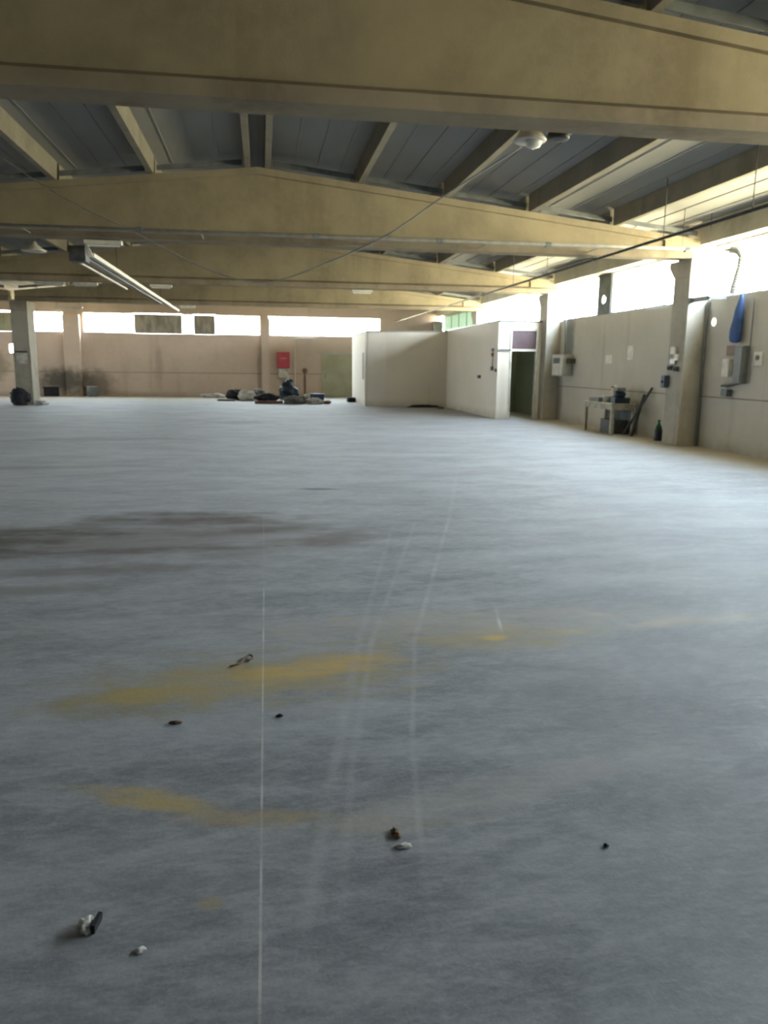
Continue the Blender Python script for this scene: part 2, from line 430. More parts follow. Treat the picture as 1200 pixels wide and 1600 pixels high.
# far wall
FW = [(-10.7, -9.17), (-8.3, -6.0), (-6.0, 0.0), (.4, 5.95), (-14.6, -11.25), (-25.5, -15.2)]
mb = MB()
mb.box((XLL, YF, 0), (XR, YF+.2, 1.13)); mb.box((XLL, YF+.012, 1.13), (XR, YF+.2, 1.15))
wall(mb, 'Y', YF, YF+.2, XLL, XR, 1.15, 5.3, [(a, b, 2.98, 3.93) for a, b in FW] + [(-11.68, -11.28, 2.0, 2.4)])
struct('wall_back', mb, M['wall_f'])
# left and near walls
mb = wall(MB(), 'X', XLL-.2, XLL, YB, YF, 0, 4.6, [(28.0, 38.0, SILL, HEAD)])
struct('wall_left', mb, M['wall_f'])
mb = MB().box((XLL, YB-.2, 0), (XR, YB, 5.3))
struct('wall_front', mb, M['wall_r'])

# ceilings: roof sheets with their purlins
PX = [.185, 1.9, 3.57, 5.27, 7.04]
PD = .30
def nave(c, name):
    mb = MB()
    for s in (-1, 1):
        xs = [c, c+s*9.3]
        z = [RIDGE-SLOPE*abs(x-c)+PD for x in xs]
        mb.prism([(xs[0], YB-.2, z[0]), (xs[1], YB-.2, z[1]), (xs[1], YB-.2, z[1]+.08), (xs[0], YB-.2, z[0]+.08)], (0, YF-YB+.4, 0))
    # raised sheet ribs
        k = .28
        while k < 9.0:
            if min(abs(k-p) for p in PX) > .12:
                x = c+s*k; zz = RIDGE-SLOPE*k+PD
                mb.box((x-.012, YB, zz-.012), (x+.012, YF, zz+.01))
            k += .43
    ce = struct(name, mb, M['roof'])
    proto = None
    ys = [YB]+[y for y in BEAMY]+[YF]
    for y0, y1 in zip(ys, ys[1:]):
        if y1 < 7: continue
        for s in (-1, 1):
            for px in PX:
                x = c+s*px; w = .065
                if c < -1 and y1 < 16: continue
                z = RIDGE-SLOPE*px
                a0 = y0+.08 if y0 != YB else YB; a1 = y1-.08 if y1 != YF else YF
                m = MB()
                m.prism([(x-w*.8, a0, z-.015), (x+w*.8, a0, z-.015), (x+w, a0, z+PD-SLOPE*w*0), (x-w, a0, z+PD)], (0, a1-a0, 0))
                m.build('purlin', M['purlin'], ce)
    return ce
nave(0, 'ceiling'); nave(2*XL, 'ceiling.001')

# ------------------------------------------------------------------ concrete roof beams
def beam(y, c, label):
    x0, x1 = c-8.95, c+8.95
    t = thing('roof_beam', label, 'beam', (c, y, 3.8), 'concrete beams across the hall')
    zb, zf = 3.80, 3.965
    def zt(x): return RIDGE-SLOPE*abs(x-c)-.02
    m = MB()
    w = .075
    m.prism([(x0, y-w, zf), (x1, y-w, zf), (x1, y-w, zt(x1)-.12), (c, y-w, zt(c)-.12), (x0, y-w, zt(x0)-.12)], (0, 2*w, 0))
    for s in (-1, 1):   # thick end blocks
        xa, xb = c+s*8.1, c+s*8.95
        m.prism([(xa, y-.13, zf), (xb, y-.13, zf), (xb, y-.13, zt(xb)-.12), (xa, y-.13, zt(xa)-.12)], (0, .26, 0))
    m.build('web', M['beam'], t)
    m = MB()
    m.prism([(x0, y-.2, zb), (x0, y+.2, zb), (x0, y+.2, zf-.03), (x0, y+.10, zf+.03), (x0, y-.10, zf+.03), (x0, y-.2, zf-.03)], (x1-x0, 0, 0))
    m.build('bottom_flange', M['flange'], t)
    m = MB()
    for s in (-1, 1):
        m.prism([(c, y-.15, zt(c)-.12), (c+s*8.95, y-.15, zt(x1)-.12), (c+s*8.95, y-.15, zt(x1)), (c, y-.15, zt(c))], (0, .30, 0))
    m.build('top_flange', M['beam'], t)
    m = MB()            # strip closing the gap under the roof sheets, between the purlins
    for s in (-1, 1):
        for a, b in zip(PX, PX[1:]+[8.9]):
            xa, xb = c+s*(a+.1), c+s*(b-.1)
            m.prism([(xa, y-.1, zt(xa)+.07), (xb, y-.1, zt(xb)+.07), (xb, y-.1, zt(xb)+.16), (xa, y-.1, zt(xa)+.16)], (0, .03, 0))
    m.build('closing_strip', M['greydark'], t)
    return t
beam(BEAMY[1], 0, 'big ochre-grey concrete beam nearest the viewer, across the top of the photo')
beam(BEAMY[2], 0, 'second concrete roof beam from the viewer, with the sagging cable before it')
beam(BEAMY[3], 0, 'third concrete roof beam from the viewer, above the long hanging lighting rail')
beam(BEAMY[4], 0, 'farthest concrete roof beam, just in front of the far row of windows')
beam(BEAMY[3], 2*XL, 'concrete beam of the left bay, at the left edge above the post')
beam(BEAMY[4], 2*XL, 'concrete beam of the left bay resting on the far left post')
beam(BEAMY[2], 2*XL, 'concrete beam of the left bay nearest the viewer, outside left')

# ------------------------------------------------------------------ columns
def column(x0, x1, y0, y1, label, flare=1, mat='column'):
    t = thing('concrete_column', label, 'column', ((x0+x1)/2, (y0+y1)/2, 0))
    MB().box((x0, y0, 0), (x1, y1, 3.45)).build('shaft', M[mat], t, bevel=.012)
    m = MB().prism([(x0, y0, 3.45), (x0, y1, 3.45), (x0, y1+.22*flare, 3.68), (x0, y1+.22*flare, 3.8), (x0, y0-.02, 3.8)], (x1-x0, 0, 0))
    m.build('capital', M[mat], t)
    return t
def shift(y): return y
c1 = column(8.60, 9.05, 15.05, 15.68, 'nearest concrete column on the right wall, with switches and the green bottle at its foot')
c2 = column(8.60, 9.05, 23.05, 23.68, 'concrete column beside the booth doorway, with the meter box on it')
c3 = column(8.62, 9.05, 31.05, 31.68, 'pale concrete column rising behind the booth roof, right of centre')
c4 = column(8.60, 9.05, YF-.5, YF-.01, 'pinkish concrete column in the far right corner above the booth')
c5 = column(-9.10, -8.50, 31.05, 31.95, 'free-standing concrete post at the far left with dark junk at its foot', 1, 'post')
c6 = column(.02, .42, YF-.28, YF-.01, 'far wall pilaster left of the red cabinet', 0, 'wall_f')
c7 = column(-9.17, -8.42, YF-.30, YF-.01, 'far wall pilaster between the two leftmost bright windows', 0, 'wall_f')

# ------------------------------------------------------------------ edge beams above the right windows
eb = []
for i, (a, b) in enumerate(((-.4, 7.15), (7.2, 15.12), (15.6, 23.12), (23.6, 31.12), (31.6, 39.25))):
    m = MB().prism([(8.80, a, 4.06), (XR+.01, a, 4.06), (XR+.01, a, 4.58), (8.92, a, 4.58), (8.92, a, 4.50), (8.80, a, 4.50)], (0, b-a, 0))
    struct('trim_%d' % (i+1), m, M['edge'])

# ------------------------------------------------------------------ windows
wid = [0]
def window(axis, d, u0, u1, z0, z1, n, label=None, mat='glass'):
    """frame, mullions and one pane; d is the wall plane the frame sits just outside of"""
    wid[0] += 1
    f = MB(); w = .04
    def B(a, b, c, e_): f.box(*(((d+.06, a, c), (d+.12, b, e_)) if axis == 'X' else ((a, d+.06, c), (b, d+.12, e_))))
    B(u0, u1, z0, z0+w); B(u0, u1, z1-w, z1); B(u0, u0+w, z0, z1); B(u1-w, u1, z0, z1)
    for k in range(1, n):
        u = u0+(u1-u0)*k/n; B(u-.012, u+.012, z0, z1)
    o = f.build('window_%d' % wid[0], M['frame']); o['kind'] = 'structure'
    m = MB()
    if axis == 'X': m.box((d+.085, u0+w, z0+w), (d+.093, u1-w, z1-w))
    else: m.box((u0+w, d+.085, z0+w), (u1-w, d+.093, z1-w))
    m.build('pane', M[mat], o)
    return o
window('X', XR, 1.5, 6.9, SILL, HEAD+.02, 4)
window('X', XR, 7.6, 15.05, SILL, HEAD+.02, 5)
window('X', XR, 15.68, 19.75, SILL, HEAD+.02, 3)
window('X', XR, 20.55, 23.05, SILL, HEAD+.02, 2)
window('X', XR, 23.68, 31.05, SILL, HEAD+.02, 5)
window('X', XR, 31.68, 38.8, SILL, HEAD+.02, 5, mat='frosted')
for a, b in FW[:2]: window('Y', YF, a, b, 2.98, 3.93, 2)
window('Y', YF, -3.72, -3.2, 2.98, 3.93, 1)
window('Y', YF, -2.15, 0.0, 2.98, 3.93, 2)
window('Y', YF, .42, 5.95, 2.98, 3.93, 4)
window('Y', YF, -25.5, -15.2, 2.98, 3.93, 6)
window('X', XLL-.2, 28.0, 38.0, SILL, HEAD, 5)
# infill of the window strips
m = MB(); wall(m, 'X', XR+.03, XR+.12, 19.75, 20.55, SILL, HEAD+.02, [(20.02, 20.30, 3.26, 3.54)])
vent_ring(m, 'X', XR+.03, XR+.12, 20.16, 3.40, .14, .12)
pz = tag(m.build('infill_board', M['darkboard']), 'dark board with a round vent hole between two bright windows on the right', 'board')
m = MB().box((XR, 6.9, SILL), (XR+.15, 7.6, HEAD+.02)); struct('trim_6', m, M['wall_r'])
m = MB().box((-5.98, YF+.05, 2.985), (-3.73, YF+.09, 3.90)).box((-5.3, YF+.03, 2.99), (-5.24, YF+.05, 3.84)).box((-4.4, YF+.03, 2.99), (-4.34, YF+.05, 3.84))
tag(m.build('window_board', M['board']), 'wide weathered board closing the far windows, left of the narrow bright pane', 'board')
m = MB().box((-3.19, YF+.05, 2.985), (-2.17, YF+.09, 3.90)).box((-2.8, YF+.03, 2.99), (-2.75, YF+.05, 3.86))
tag(m.build('window_board', M['board']), 'narrow weathered board closing the far windows, right of the narrow bright pane', 'board')
m = MB().box((-14.58, YF+.05, 2.985), (-11.27, YF+.09, 3.86)).box((-12.0, YF+.02, 3.3), (-11.9, YF+.05, 3.82))
tag(m.build('window_board', M['beigedoor']), 'beige board in the far windows at the extreme left edge, behind the post', 'board')
# open sash low in a right window
m = MB().box((8.99, 16.7, SILL+.0), (XR+.1, 16.72, SILL+.01)).box((8.99, 16.7, SILL), (9.02, 17.7, SILL+.025)).box((8.96, 16.7, SILL+.12), (8.99, 17.7, SILL+.145))
for y in (16.7, 17.675): m.prism([(8.99, y, SILL), (9.02, y, SILL), (8.99, y, SILL+.14), (8.96, y, SILL+.14)], (0, .025, 0))
tag(m.build('vent_sash', M['frame']), 'small tilted-open sash at the sill of the right window above the table', 'window sash')

# ------------------------------------------------------------------ booth
BX, BY, BZ = 7.22, 23.45, 2.96
b = MB()
b.box((BX, BY, 0), (BX+.1, 30.2, BZ))                                   # long side
b.box((BX+.1, BY, 0), (7.60, BY+.1, BZ)); b.box((8.50, BY, 0), (8.60, BY+.1, BZ)); b.box((7.60, BY, 2.76), (8.50, BY+.1, BZ))
b.prism([(BX+.05, 30.1, 0), (4.18, 30.95, 0), (4.18, 30.95, 2.92), (BX+.05, 30.1, 2.92)], (.02, .1, 0))      # far front
b.box((4.08, 30.98, 0), (4.18, 35.4, 2.88))
b.box((4.18, 35.3, 0), (8.95, 35.4, 2.9))
struct('wall_booth', b, M['booth'])
b = MB(); b.box((BX+.1, BY+.1, BZ-.02), (8.9, 35.3, BZ+.03))
b.prism([(BX+.05, 30.1, 2.90), (4.12, 30.9, 2.90), (4.12, 35.4, 2.90), (BX+.05, 35.4, 2.90)], (0, 0, .05))
struct('ceiling_booth', b, M['roof'])
b = MB().box((BX+.1, 27.0, 0), (9.04, 27.08, .98)).box((BX+.1, 27.012, .98), (9.04, 27.08, 1.0)).box((BX+.1, 27.0, 1.0), (9.04, 27.08, BZ-.02))
b.box((9.02, BY+.25, 0), (9.045, 27.0, BZ-.03))
struct('wall_booth_partition', b, M['booth_in'])
b = MB().box((BX-.03, BY-.03, BZ+.0), (8.62, BY+.02, BZ+.05)).box((BX-.03, BY-.03, BZ), (BX+.02, 30.15, BZ+.05))
struct('trim_7', b, M['greydark'])
# doorway with fixed plum pane above
fr = MB()
fr.box((7.60, BY-.02, 0), (7.66, BY+.12, 2.76)).box((8.44, BY-.02, 0), (8.50, BY+.12, 2.76)).box((7.66, BY-.02, 2.70), (8.44, BY+.12, 2.76))
d1 = fr.build('door_1', M['white']); d1['kind'] = 'structure'
MB().box((7.66, BY-.03, 2.08), (8.44, BY+.12, 2.15)).build('transom_bar', M['white'], d1)
MB().box((7.66, BY+.04, 2.15), (8.44, BY+.05, 2.70)).build('pane', M['plum'], d1)
MB().box((BX+.02, BY-.05, 2.09), (7.62, BY-.02, 2.14)).build('slide_rail', M['greydark'], d1)
# beige sliding leaf on the far wall
dd = MB().box((3.0, YF-.09, .02), (4.7, YF-.03, 2.12))
d2 = dd.build('door_2', M['beigedoor']); d2['kind'] = 'structure'
MB().box((2.9, YF-.08, 2.12), (4.9, YF-.04, 2.17)).build('top_rail', M['steel'], d2)
MB().box((3.15, YF-.13, .95), (3.18, YF-.09, 1.15)).build('door_handle', M['dark'], d2)

# ------------------------------------------------------------------ services on the right wall and booth
t = thing('conduit', 'long dark conduit hung under the beams in front of the right windows', 'pipe', (CDX, 18, CDZ))
MB().tube([(CDX, 6, CDZ), (CDX, 38.9, CDZ)], .026, 8).build('pipe', M['dark'], t, smooth=True)
for y in (7.35, 15.35, 23.35, 31.35):
    MB().box((CDX-.04, y-.03, CDZ-.035), (CDX+.04, y+.03, 3.80)).build('bracket', M['dark'], t)
for y in (10.2, 12.6, 18., 20.5): MB().tube([(CDX, y, CDZ), (CDX, y, 4.68)], .007, 6).build('hanger', M['dark'], t)
t = thing('air_pipe', 'pale pipe hung before the second beam, bending into a ribbed hose at right', 'pipe', (3, 14.2, 3.82))
MB().tube([(-4.6, 14.2, 3.80), (8.55, 14.2, 3.83), (8.76, 14.18, 3.83), (8.84, 14.1, 3.83)], .036, 10).build('pipe', M['pipe'], t, smooth=True)
for x in (-2.0, 1.0, 3.2, 5.25, 8.0):
    MB().tube([(x-.05, 14.2, 3.815), (x+.05, 14.2, 3.815)], .048, 10).build('coupling', M['greydark'], t)
for x in (-4.0, -1.0, 2.1, 4.2, 6.4):
    MB().box((x-.012, 14.2, 3.835), (x+.012, 15.16, 3.85)).build('clamp', M['pipe'], t)
for x in (7.9, 8.45):
    MB().tube([(x, 14.2, 3.84), (x, 14.2, 5.40-SLOPE*abs(x))], .006, 6).build('hanger', M['dark'], t)
pts = []; rad = []
path = [Vector(p) for p in ((8.84, 14.1, 3.83), (8.90, 13.92, 3.80), (8.92, 13.84, 3.70), (8.92, 13.86, 3.50), (8.92, 13.93, 3.32), (8.92, 13.99, 3.15), (8.94, 14.05, 3.02))]
for i in range(len(path)-1):
    for k in range(8):
        pts.append(path[i].lerp(path[i+1], k/8)); rad.append(.085 if k % 2 else .066)
MB().tube(pts, rad, 12).build('ribbed_hose', M['steel'], t)
# blue bag
t = thing('blue_bag', 'long blue cloth bag hanging on the right wall under the ribbed hose', 'bag', (8.93, 13.7, 2.1))
m = MB()
prof = [(13.80, 3.0, .02), (13.80, 2.9, .045), (13.83, 2.7, .10), (13.86, 2.5, .14), (13.88, 2.35, .165), (13.88, 2.2, .165), (13.87, 2.13, .14), (13.87, 2.10, .05)]
rings = []
for y, z, r in prof:
    rings.append([m.bm.verts.new((8.96+min(r, .08)*math.cos(a)*.9, y+r*math.sin(a)*(1+.12*math.sin(3*a+z*9)), z)) for a in [2*math.pi*k/16 for k in range(16)]])
for a, b_ in zip(rings, rings[1:]):
    for k in range(16): m.bm.faces.new((a[k], a[(k+1) % 16], b_[(k+1) % 16], b_[k]))
m.bm.faces.new(rings[0]); m.bm.faces.new(rings[-1])
m.build('sack', M['blue'], t, smooth=True)
MB().tube([(9.04, 13.80, 3.0), (8.95, 13.80, 3.03), (8.95, 13.80, 2.97)], .008, 6).build('hook', M['dark'], t)
# tall grey cabinet below it
t = thing('distribution_box', 'tall narrow grey enamel box on the right wall below the blue bag', 'electrical box', (8.95, 13.62, 1.35))
MB().box((8.90, 13.50, 1.34), (XR-.005, 13.76, 2.04)).build('body', M['greydark'], t, bevel=.01)
MB().box((8.885, 13.52, 1.37), (8.90, 13.74, 2.01)).build('door', M['greydark'], t)
MB().tube([(9.0, 13.45, 1.36), (9.0, 13.45, 2.9)], .012, 8).build('feed_pipe', M['greydark'], t)
t = thing('switch_box', 'small off-white box on the right wall left of the tall grey box', 'electrical box', (9.0, 14.2, 1.45))
MB().box((8.96, 14.02, 1.46), (XR, 14.24, 1.80)).build('body', M['white'], t, bevel=.008)
MB().box((8.95, 14.06, 1.62), (8.96, 14.20, 1.76)).build('cover', M['white'], t)
m = MB().box((XR-.006, 13.98, 1.86), (XR, 14.26, 2.06)); m.box((XR-.008, 13.98, 2.02), (XR, 14.26, 2.05))
tag(m.build('notice_plate', M['dullred']), 'faded reddish notice plate above the small off-white box', 'sign')
t = thing('blue_grey_socket', 'blue-grey socket box with dark bracket at the wall joint, right of the nearest column', 'socket', (8.95, 14.1, 1.1))
MB().box((8.93, 13.96, 1.08), (XR, 14.16, 1.22)).build('body', M['greydark'], t, bevel=.006)
m = MB(); m.prism([(8.95, 14.2, 1.26), (8.95, 13.72, 1.33), (8.95, 13.72, 1.36), (8.95, 14.2, 1.30)], (.1, 0, 0)); m.build('bracket', M['dark'], t)
t = thing('wall_socket', 'pale socket plate on the right wall at the very edge of the photo', 'socket', (9.03, 13.2, 1.7))
MB().box((9.02, 13.10, 1.68), (XR, 13.34, 1.92)).build('plate', M['white'], t, bevel=.006)
MB().lathe((9.02, 13.22, 1.82), [(.045, 0), (.045, -.02), (.03, -.02), (.03, -.01)], 16, 'X').build('outlet', M['greydark'], t)
# rail in front of the column top
m = MB().box((8.62, 14.98, 2.92), (8.68, 15.04, 3.02)).box((8.64, 14.4, 2.93), (8.69, 15.0, 3.01)).box((8.64, 14.4, 2.95), (XR, 14.44, 2.99))
tag(m.build('steel_rail', M['greydark']), 'grey steel rail at sill height in front of the nearest right column', 'rail')
m = MB().tube([(9.01, 15.0, 0.02), (9.01, 15.0, 2.95)], .025, 8)
tag(m.build('down_pipe', M['greydark']), 'grey pipe down the corner where nearest column meets right wall', 'pipe')
# fittings on the nearest column
def plate(name, x, y, z, sy, sz, dep, mat, label, cat, knob=False):
    t = thing(name, label, cat, (x, y, z-sz/2))
    MB().box((x-dep, y-sy/2, z-sz/2), (x, y+sy/2, z+sz/2)).build('body', M[mat], t, bevel=.006)
    if knob: MB().lathe((x-dep, y, z), [(.03, 0), (.03, -.025), (.02, -.03)], 14, 'X').build('knob', M['dark'], t)
    return t
plate('junction_box', 8.6, 15.42, 1.98, .17, .15, .06, 'white', 'white box highest on the nearest right column', 'electrical box')
plate('junction_box', 8.6, 15.28, 1.84, .14, .13, .05, 'white', 'second white box down on the nearest right column', 'electrical box')
plate('junction_box', 8.6, 15.42, 1.76, .2, .12, .04, 'steel', 'pale green-grey plate above the two dark switches', 'electrical box')
plate('rotary_switch', 8.6, 15.50, 1.62, .13, .10, .07, 'dark', 'left one of two dark switches on the nearest column', 'switch', True)
plate('rotary_switch', 8.6, 15.26, 1.60, .13, .10, .07, 'dark', 'right one of two dark switches on the nearest column', 'switch', True)
plate('socket_box', 8.6, 15.62, 1.33, .13, .26, .12, 'dullblue', 'small dull blue socket box low on the left edge of the nearest column', 'socket', True)
# booth side fittings
plate('wall_switch', BX, 23.95, 2.12, .16, .10, .04, 'dark', 'topmost dark fitting on the booth side wall', 'switch')
plate('wall_switch', BX, 23.95, 1.98, .16, .12, .04, 'rust', 'reddish dark fitting second from top on the booth side wall', 'switch')
m = MB().tube([(BX-.012, 23.95, 1.62), (BX-.012, 23.95, 1.93)], .012, 8)
tag(m.build('conduit_stub', M['greydark']), 'thin upright conduit between the fittings on the booth side wall', 'pipe')
plate('wall_switch', BX, 23.95, 1.55, .17, .13, .05, 'dark', 'dark switch at the lower end of the upright conduit on the booth', 'switch')
plate('wall_switch', BX, 25.4, 1.27, .26, .10, .05, 'dark', 'lone dark fitting lowest on the booth side wall, farther back', 'switch')
plate('wall_switch', BX, 23.53, 1.50, .10, .10, .05, 'dark', 'dark switch at the corner edge of the booth side wall', 'switch')
# meter box beside the doorway column
t = thing('meter_box', 'pale grey electric meter box beside the booth doorway column', 'electrical box', (8.85, 22.3, 1.3))
MB().box((8.72, 21.95, 1.36), (XR, 22.75, 1.98)).build('body', M['steel'], t, bevel=.015)
MB().box((8.705, 22.0, 1.40), (8.72, 22.70, 1.94)).build('door', M['white'], t)
MB().box((8.695, 22.1, 1.72), (8.705, 22.6, 1.88)).build('meter_glass', M['greydark'], t)
MB().tube([(8.95, 22.35, 1.98), (8.95, 22.4, 3.0)], .025, 8).build('feed_pipe', M['greydark'], t)
MB().box((8.85, 21.75, 1.72), (XR, 21.93, 1.86)).build('side_switch', M['dark'], t)
# pale papers stuck on the right wall
for y, z, sy, sz, lab in ((19.55, 1.83, .40, .22, 'pale paper notice on the right wall, left and lower of two'), (18.35, 1.98, .28, .34, 'pale paper notice on the right wall, right and higher of two')):
    tag(MB().box((XR-.004, y-sy/2, z-sz/2), (XR-.001, y+sy/2, z+sz/2)).build('paper_notice', M['white']), lab, 'paper')

# ------------------------------------------------------------------ lights, rail, cable under the roof
cab = [(2.69,8.2,3.83),(2.12,9.02,3.52),(1.51,9.74,3.14),(0.77,10.39,2.86),(0.29,10.77,2.71),(-0.05,11.01,2.69),(-0.4,11.25,2.78),(-0.94,11.63,3.0),(-1.89,12.3,3.52),(-2.59,12.75,3.87),(-3.32,13.23,4.3),(-3.95,13.6,4.72),(-4.3,13.8,4.95)]
def smoothpath(P, n=5):
    P = [Vector(p) for p in P]; out = []
    for i in range(len(P)-1):
        p0, p1, p2, p3 = P[max(i-1, 0)], P[i], P[i+1], P[min(i+2, len(P)-1)]
        for k in range(n):
            u = k/n
            out.append(.5*((2*p1)+(p2-p0)*u+(2*p0-5*p1+4*p2-p3)*u*u+(3*p1-p0-3*p2+p3)*u**3))
    return out+[P[-1]]
tag(MB().tube(smoothpath(cab), .009, 8).build('hanging_cable', M['cable'], smooth=True), 'pale cable sagging from the round lamp across the hall to the left', 'cable')
t = thing('bulkhead_lamp', 'round twin lamp with white rim hanging behind the nearest beam', 'lamp', (2.9, 8.2, 3.8))
MB().box((2.60, 8.1, 4.06), (3.25, 8.3, 4.10)).build('mounting_bar', M['steel'], t)
MB().lathe((2.78, 8.2, 3.90), [(.05, .17), (.09, .12), (.14, .04), (.17, 0), (.16, -.015), (.06, .0)], 24).build('reflector', M['white'], t, smooth=True)
MB().lathe((2.82, 8.2, 3.86), [(.02, -.04), (.07, -.02), (.09, .03), (.07, .08), (.03, .1)], 20).build('bulb_glass', M['lampglass'], t, smooth=True)
MB().lathe((3.08, 8.2, 3.94), [(.04, .13), (.10, .06), (.12, 0), (.11, -.02), (.03, -.01)], 24).build('reflector', M['dark'], t, smooth=True)
MB().lathe((3.10, 8.2, 3.99), [(.122, 0), (.135, -.01), (.135, .02), (.122, .03)], 24).build('rim', M['white'], t, smooth=True)
for s in (2.7, 3.15): MB().tube([(s, 8.2, 4.08), (s, 8.2, 4.85)], .006, 6).build('hanger', M['dark'], t)

t = thing('lighting_rail', 'long pale lighting rail hanging under the beams left of centre', 'lighting rail', (-3.28, 24, 3.5))
MB().box((-3.26, 16.3, 3.60), (-3.16, 32.3, 3.68)).build('rail', M['white'], t)
MB().box((-3.42, 16.1, 3.57), (-3.30, 28.0, 3.66)).build('cable_tray', M['dark'], t)
MB().box((-3.50, 16.3, 3.50), (-3.46, 22.0, 3.53)).build('side_strip', M['pipe'], t)
MB().box((-3.52, 15.8, 3.46), (-3.22, 16.15, 3.74)).build('end_housing', M['dark'], t)
MB().prism([(-3.22, 16.1, 3.58), (-3.14, 16.1, 3.58), (-3.20, 15.9, 3.80), (-3.26, 15.9, 3.80)], (.0, .06, 0)).build('end_bracket', M['white'], t)
for y in (19.3, 23.3, 27.3, 31.3): MB().tube([(-3.25, y, 3.66), (-3.25, y, 3.80 if y in (23.3, 31.3) else 4.8)], .008, 6).build('hanger', M['dark'], t)

def fixture(x, y, z, L, label, dome=False):
    hung = y not in BEAMY
    t = thing('ceiling_lamp', label, 'lamp', (x, y, z), 'lamps under the roof')
    if dome:
        MB().lathe((x, y, z), [(.05, .18), (.08, .12), (.20, .03), (.25, 0), (.24, -.01), (.05, .02)], 20).build('reflector', M['white'], t, smooth=True)
        MB().tube([(x, y, z+.17), (x, y, z+.9)], .008, 6).build('hanger', M['dark'], t)
    else:
        MB().box((x-L/2, y-.08, z), (x+L/2, y+.08, z+.07)).build('housing', M['white'], t, bevel=.01)
        MB().tube([(x-L/2+.04, y, z-.02), (x+L/2-.04, y, z-.02)], .018, 8).build('tube_bulb', M['lampglass'], t)
        for s in (-.4, .4): MB().tube([(x+s*L, y, z+.06), (x+s*L, y, z+(.95 if hung else .10))], .006, 6).build('hanger', M['dark'], t)
    return t
fixture(-2.80, 15.35, 3.71, .66, 'white strip lamp at the second beam, left of centre above the lighting rail')
fixture(-5.75, 23.35, 3.71, .8, 'bright strip lamp under the third beam nearest the left post')
fixture(-4.80, 23.35, 3.71, .65, 'dim strip lamp under the third beam, second from the left post')
fixture(-2.76, 23.35, 3.71, .6, 'small strip lamp under the third beam just right of the lighting rail')
fixture(2.98, 23.35, 3.71, .6, 'small strip lamp under the third beam right of centre')
fixture(-2.75, 31.35, 3.71, .6, 'small strip lamp over the far windows near the lower end of the lighting rail')
fixture(-7.6, 33.5, 3.72, 1.1, 'added long pale strip for the sunlit soffit just above the leftmost bright far window')  # no lamp here: pale housing added for a sunlit piece of beam soffit
fixture(-4.6, 17.6, 3.85, 0, 'dome lamp high at the left above the post', True)

# ------------------------------------------------------------------ work table and what stands on it
t = thing('work_table', 'pale wooden work table against the right wall', 'table', (8.65, 18.4, 0))
TX0, TX1, TY0, TY1, TH = 8.36, 8.98, 17.72, 19.32, .76
MB().box((TX0-.03, TY0-.03, TH-.03), (TX1+.02, TY1+.03, TH)).build('table_top', M['tablew'], t, bevel=.006)
m = MB(); m.box((TX0+.01, TY0+.05, TH-.16), (TX0+.035, TY1-.05, TH-.03)).box((TX1-.035, TY0+.05, TH-.16), (TX1-.01, TY1-.05, TH-.03))
m.box((TX0+.05, TY0+.01, TH-.16), (TX1-.05, TY0+.035, TH-.03)).box((TX0+.05, TY1-.035, TH-.16), (TX1-.05, TY1-.01, TH-.03)); m.build('apron', M['tablew'], t)
for x in (TX0, TX1-.07):
    for y in (TY0, TY1-.07): MB().box((x, y, 0), (x+.07, y+.07, TH-.03)).build('leg', M['tablew'], t)
MB().box((TX1-.03, TY0+.1, .08), (TX1-.01, TY1-.1, TH-.18)).build('back_panel', M['darkboard'], t)
tp = TH
o = thing('tray', 'low dark tray at the left end of the work table', 'tray', (8.6, 18.95, tp))
MB().box((8.42, 18.62, tp), (8.78, 19.2, tp+.015)).build('base', M['dark'], o)
m = MB(); m.box((8.42, 18.62, tp), (8.435, 19.2, tp+.09)).box((8.765, 18.62, tp), (8.78, 19.2, tp+.09)).box((8.42, 18.62, tp), (8.78, 18.635, tp+.09)).box((8.42, 19.185, tp), (8.78, 19.2, tp+.09)); m.build('rim', M['greydark'], o)
o = thing('paint_tub', 'white tub in the middle of the work table', 'tub', (8.5, 18.3, tp))
MB().lathe((8.5, 18.32, tp), [(.09, 0), (.105, .15), (.11, .15), (.11, .165), (.095, .165), (.08, .03)], 20).build('bucket', M['white'], o, smooth=True)
m = MB(); m.tube(smoothpath([(8.5, 18.21, tp+.14), (8.44, 18.25, tp+.20), (8.40, 18.32, tp+.21), (8.44, 18.39, tp+.20), (8.5, 18.43, tp+.14)]), .004, 6); m.build('handle', M['steel'], o)
tag(MB().lump((8.5, 18.13, tp+.05), (.07, .06, .08), 3, .5, 3, floor=tp).build('crumpled_cloth', M['greycloth'], smooth=True), 'crumpled dark grey-green rag next to the white tub', 'cloth')
tag(MB().lump((8.70, 18.29, tp+.2), (.09, .11, .22), 8, .3, 3, floor=tp).build('paper_sack', M['cloth'], smooth=True), 'upright pale paper sack at the back of the work table', 'sack')
o = thing('machine', 'dark blue-black bench machine at the right end of the work table', 'machine', (8.65, 17.85, tp))
MB().box((8.45, 17.76, tp), (8.85, 18.02, tp+.14)).build('base', M['navy'], o, bevel=.02)
MB().lathe((8.48, 17.86, tp+.21), [(.06, 0), (.09, .03), (.09, .22), (.05, .27)], 20, 'X').build('motor', M['navy'], o, smooth=True)
MB().tube([(8.62, 17.9, tp+.26), (8.56, 18.02, tp+.37), (8.50, 18.1, tp+.39)], .02, 8).build('arm', M['dark'], o)
MB().box((8.48, 17.72, tp+.31), (8.70, 17.95, tp+.38)).build('head', M['greydark'], o, bevel=.01)
m = MB().tube([(8.66, 17.62, .03), (8.99, 17.0, 1.16)], .03, 8)
tag(m.build('steel_bar', M['dark']), 'dark steel bar leaning on the wall at the right end of the table', 'bar')
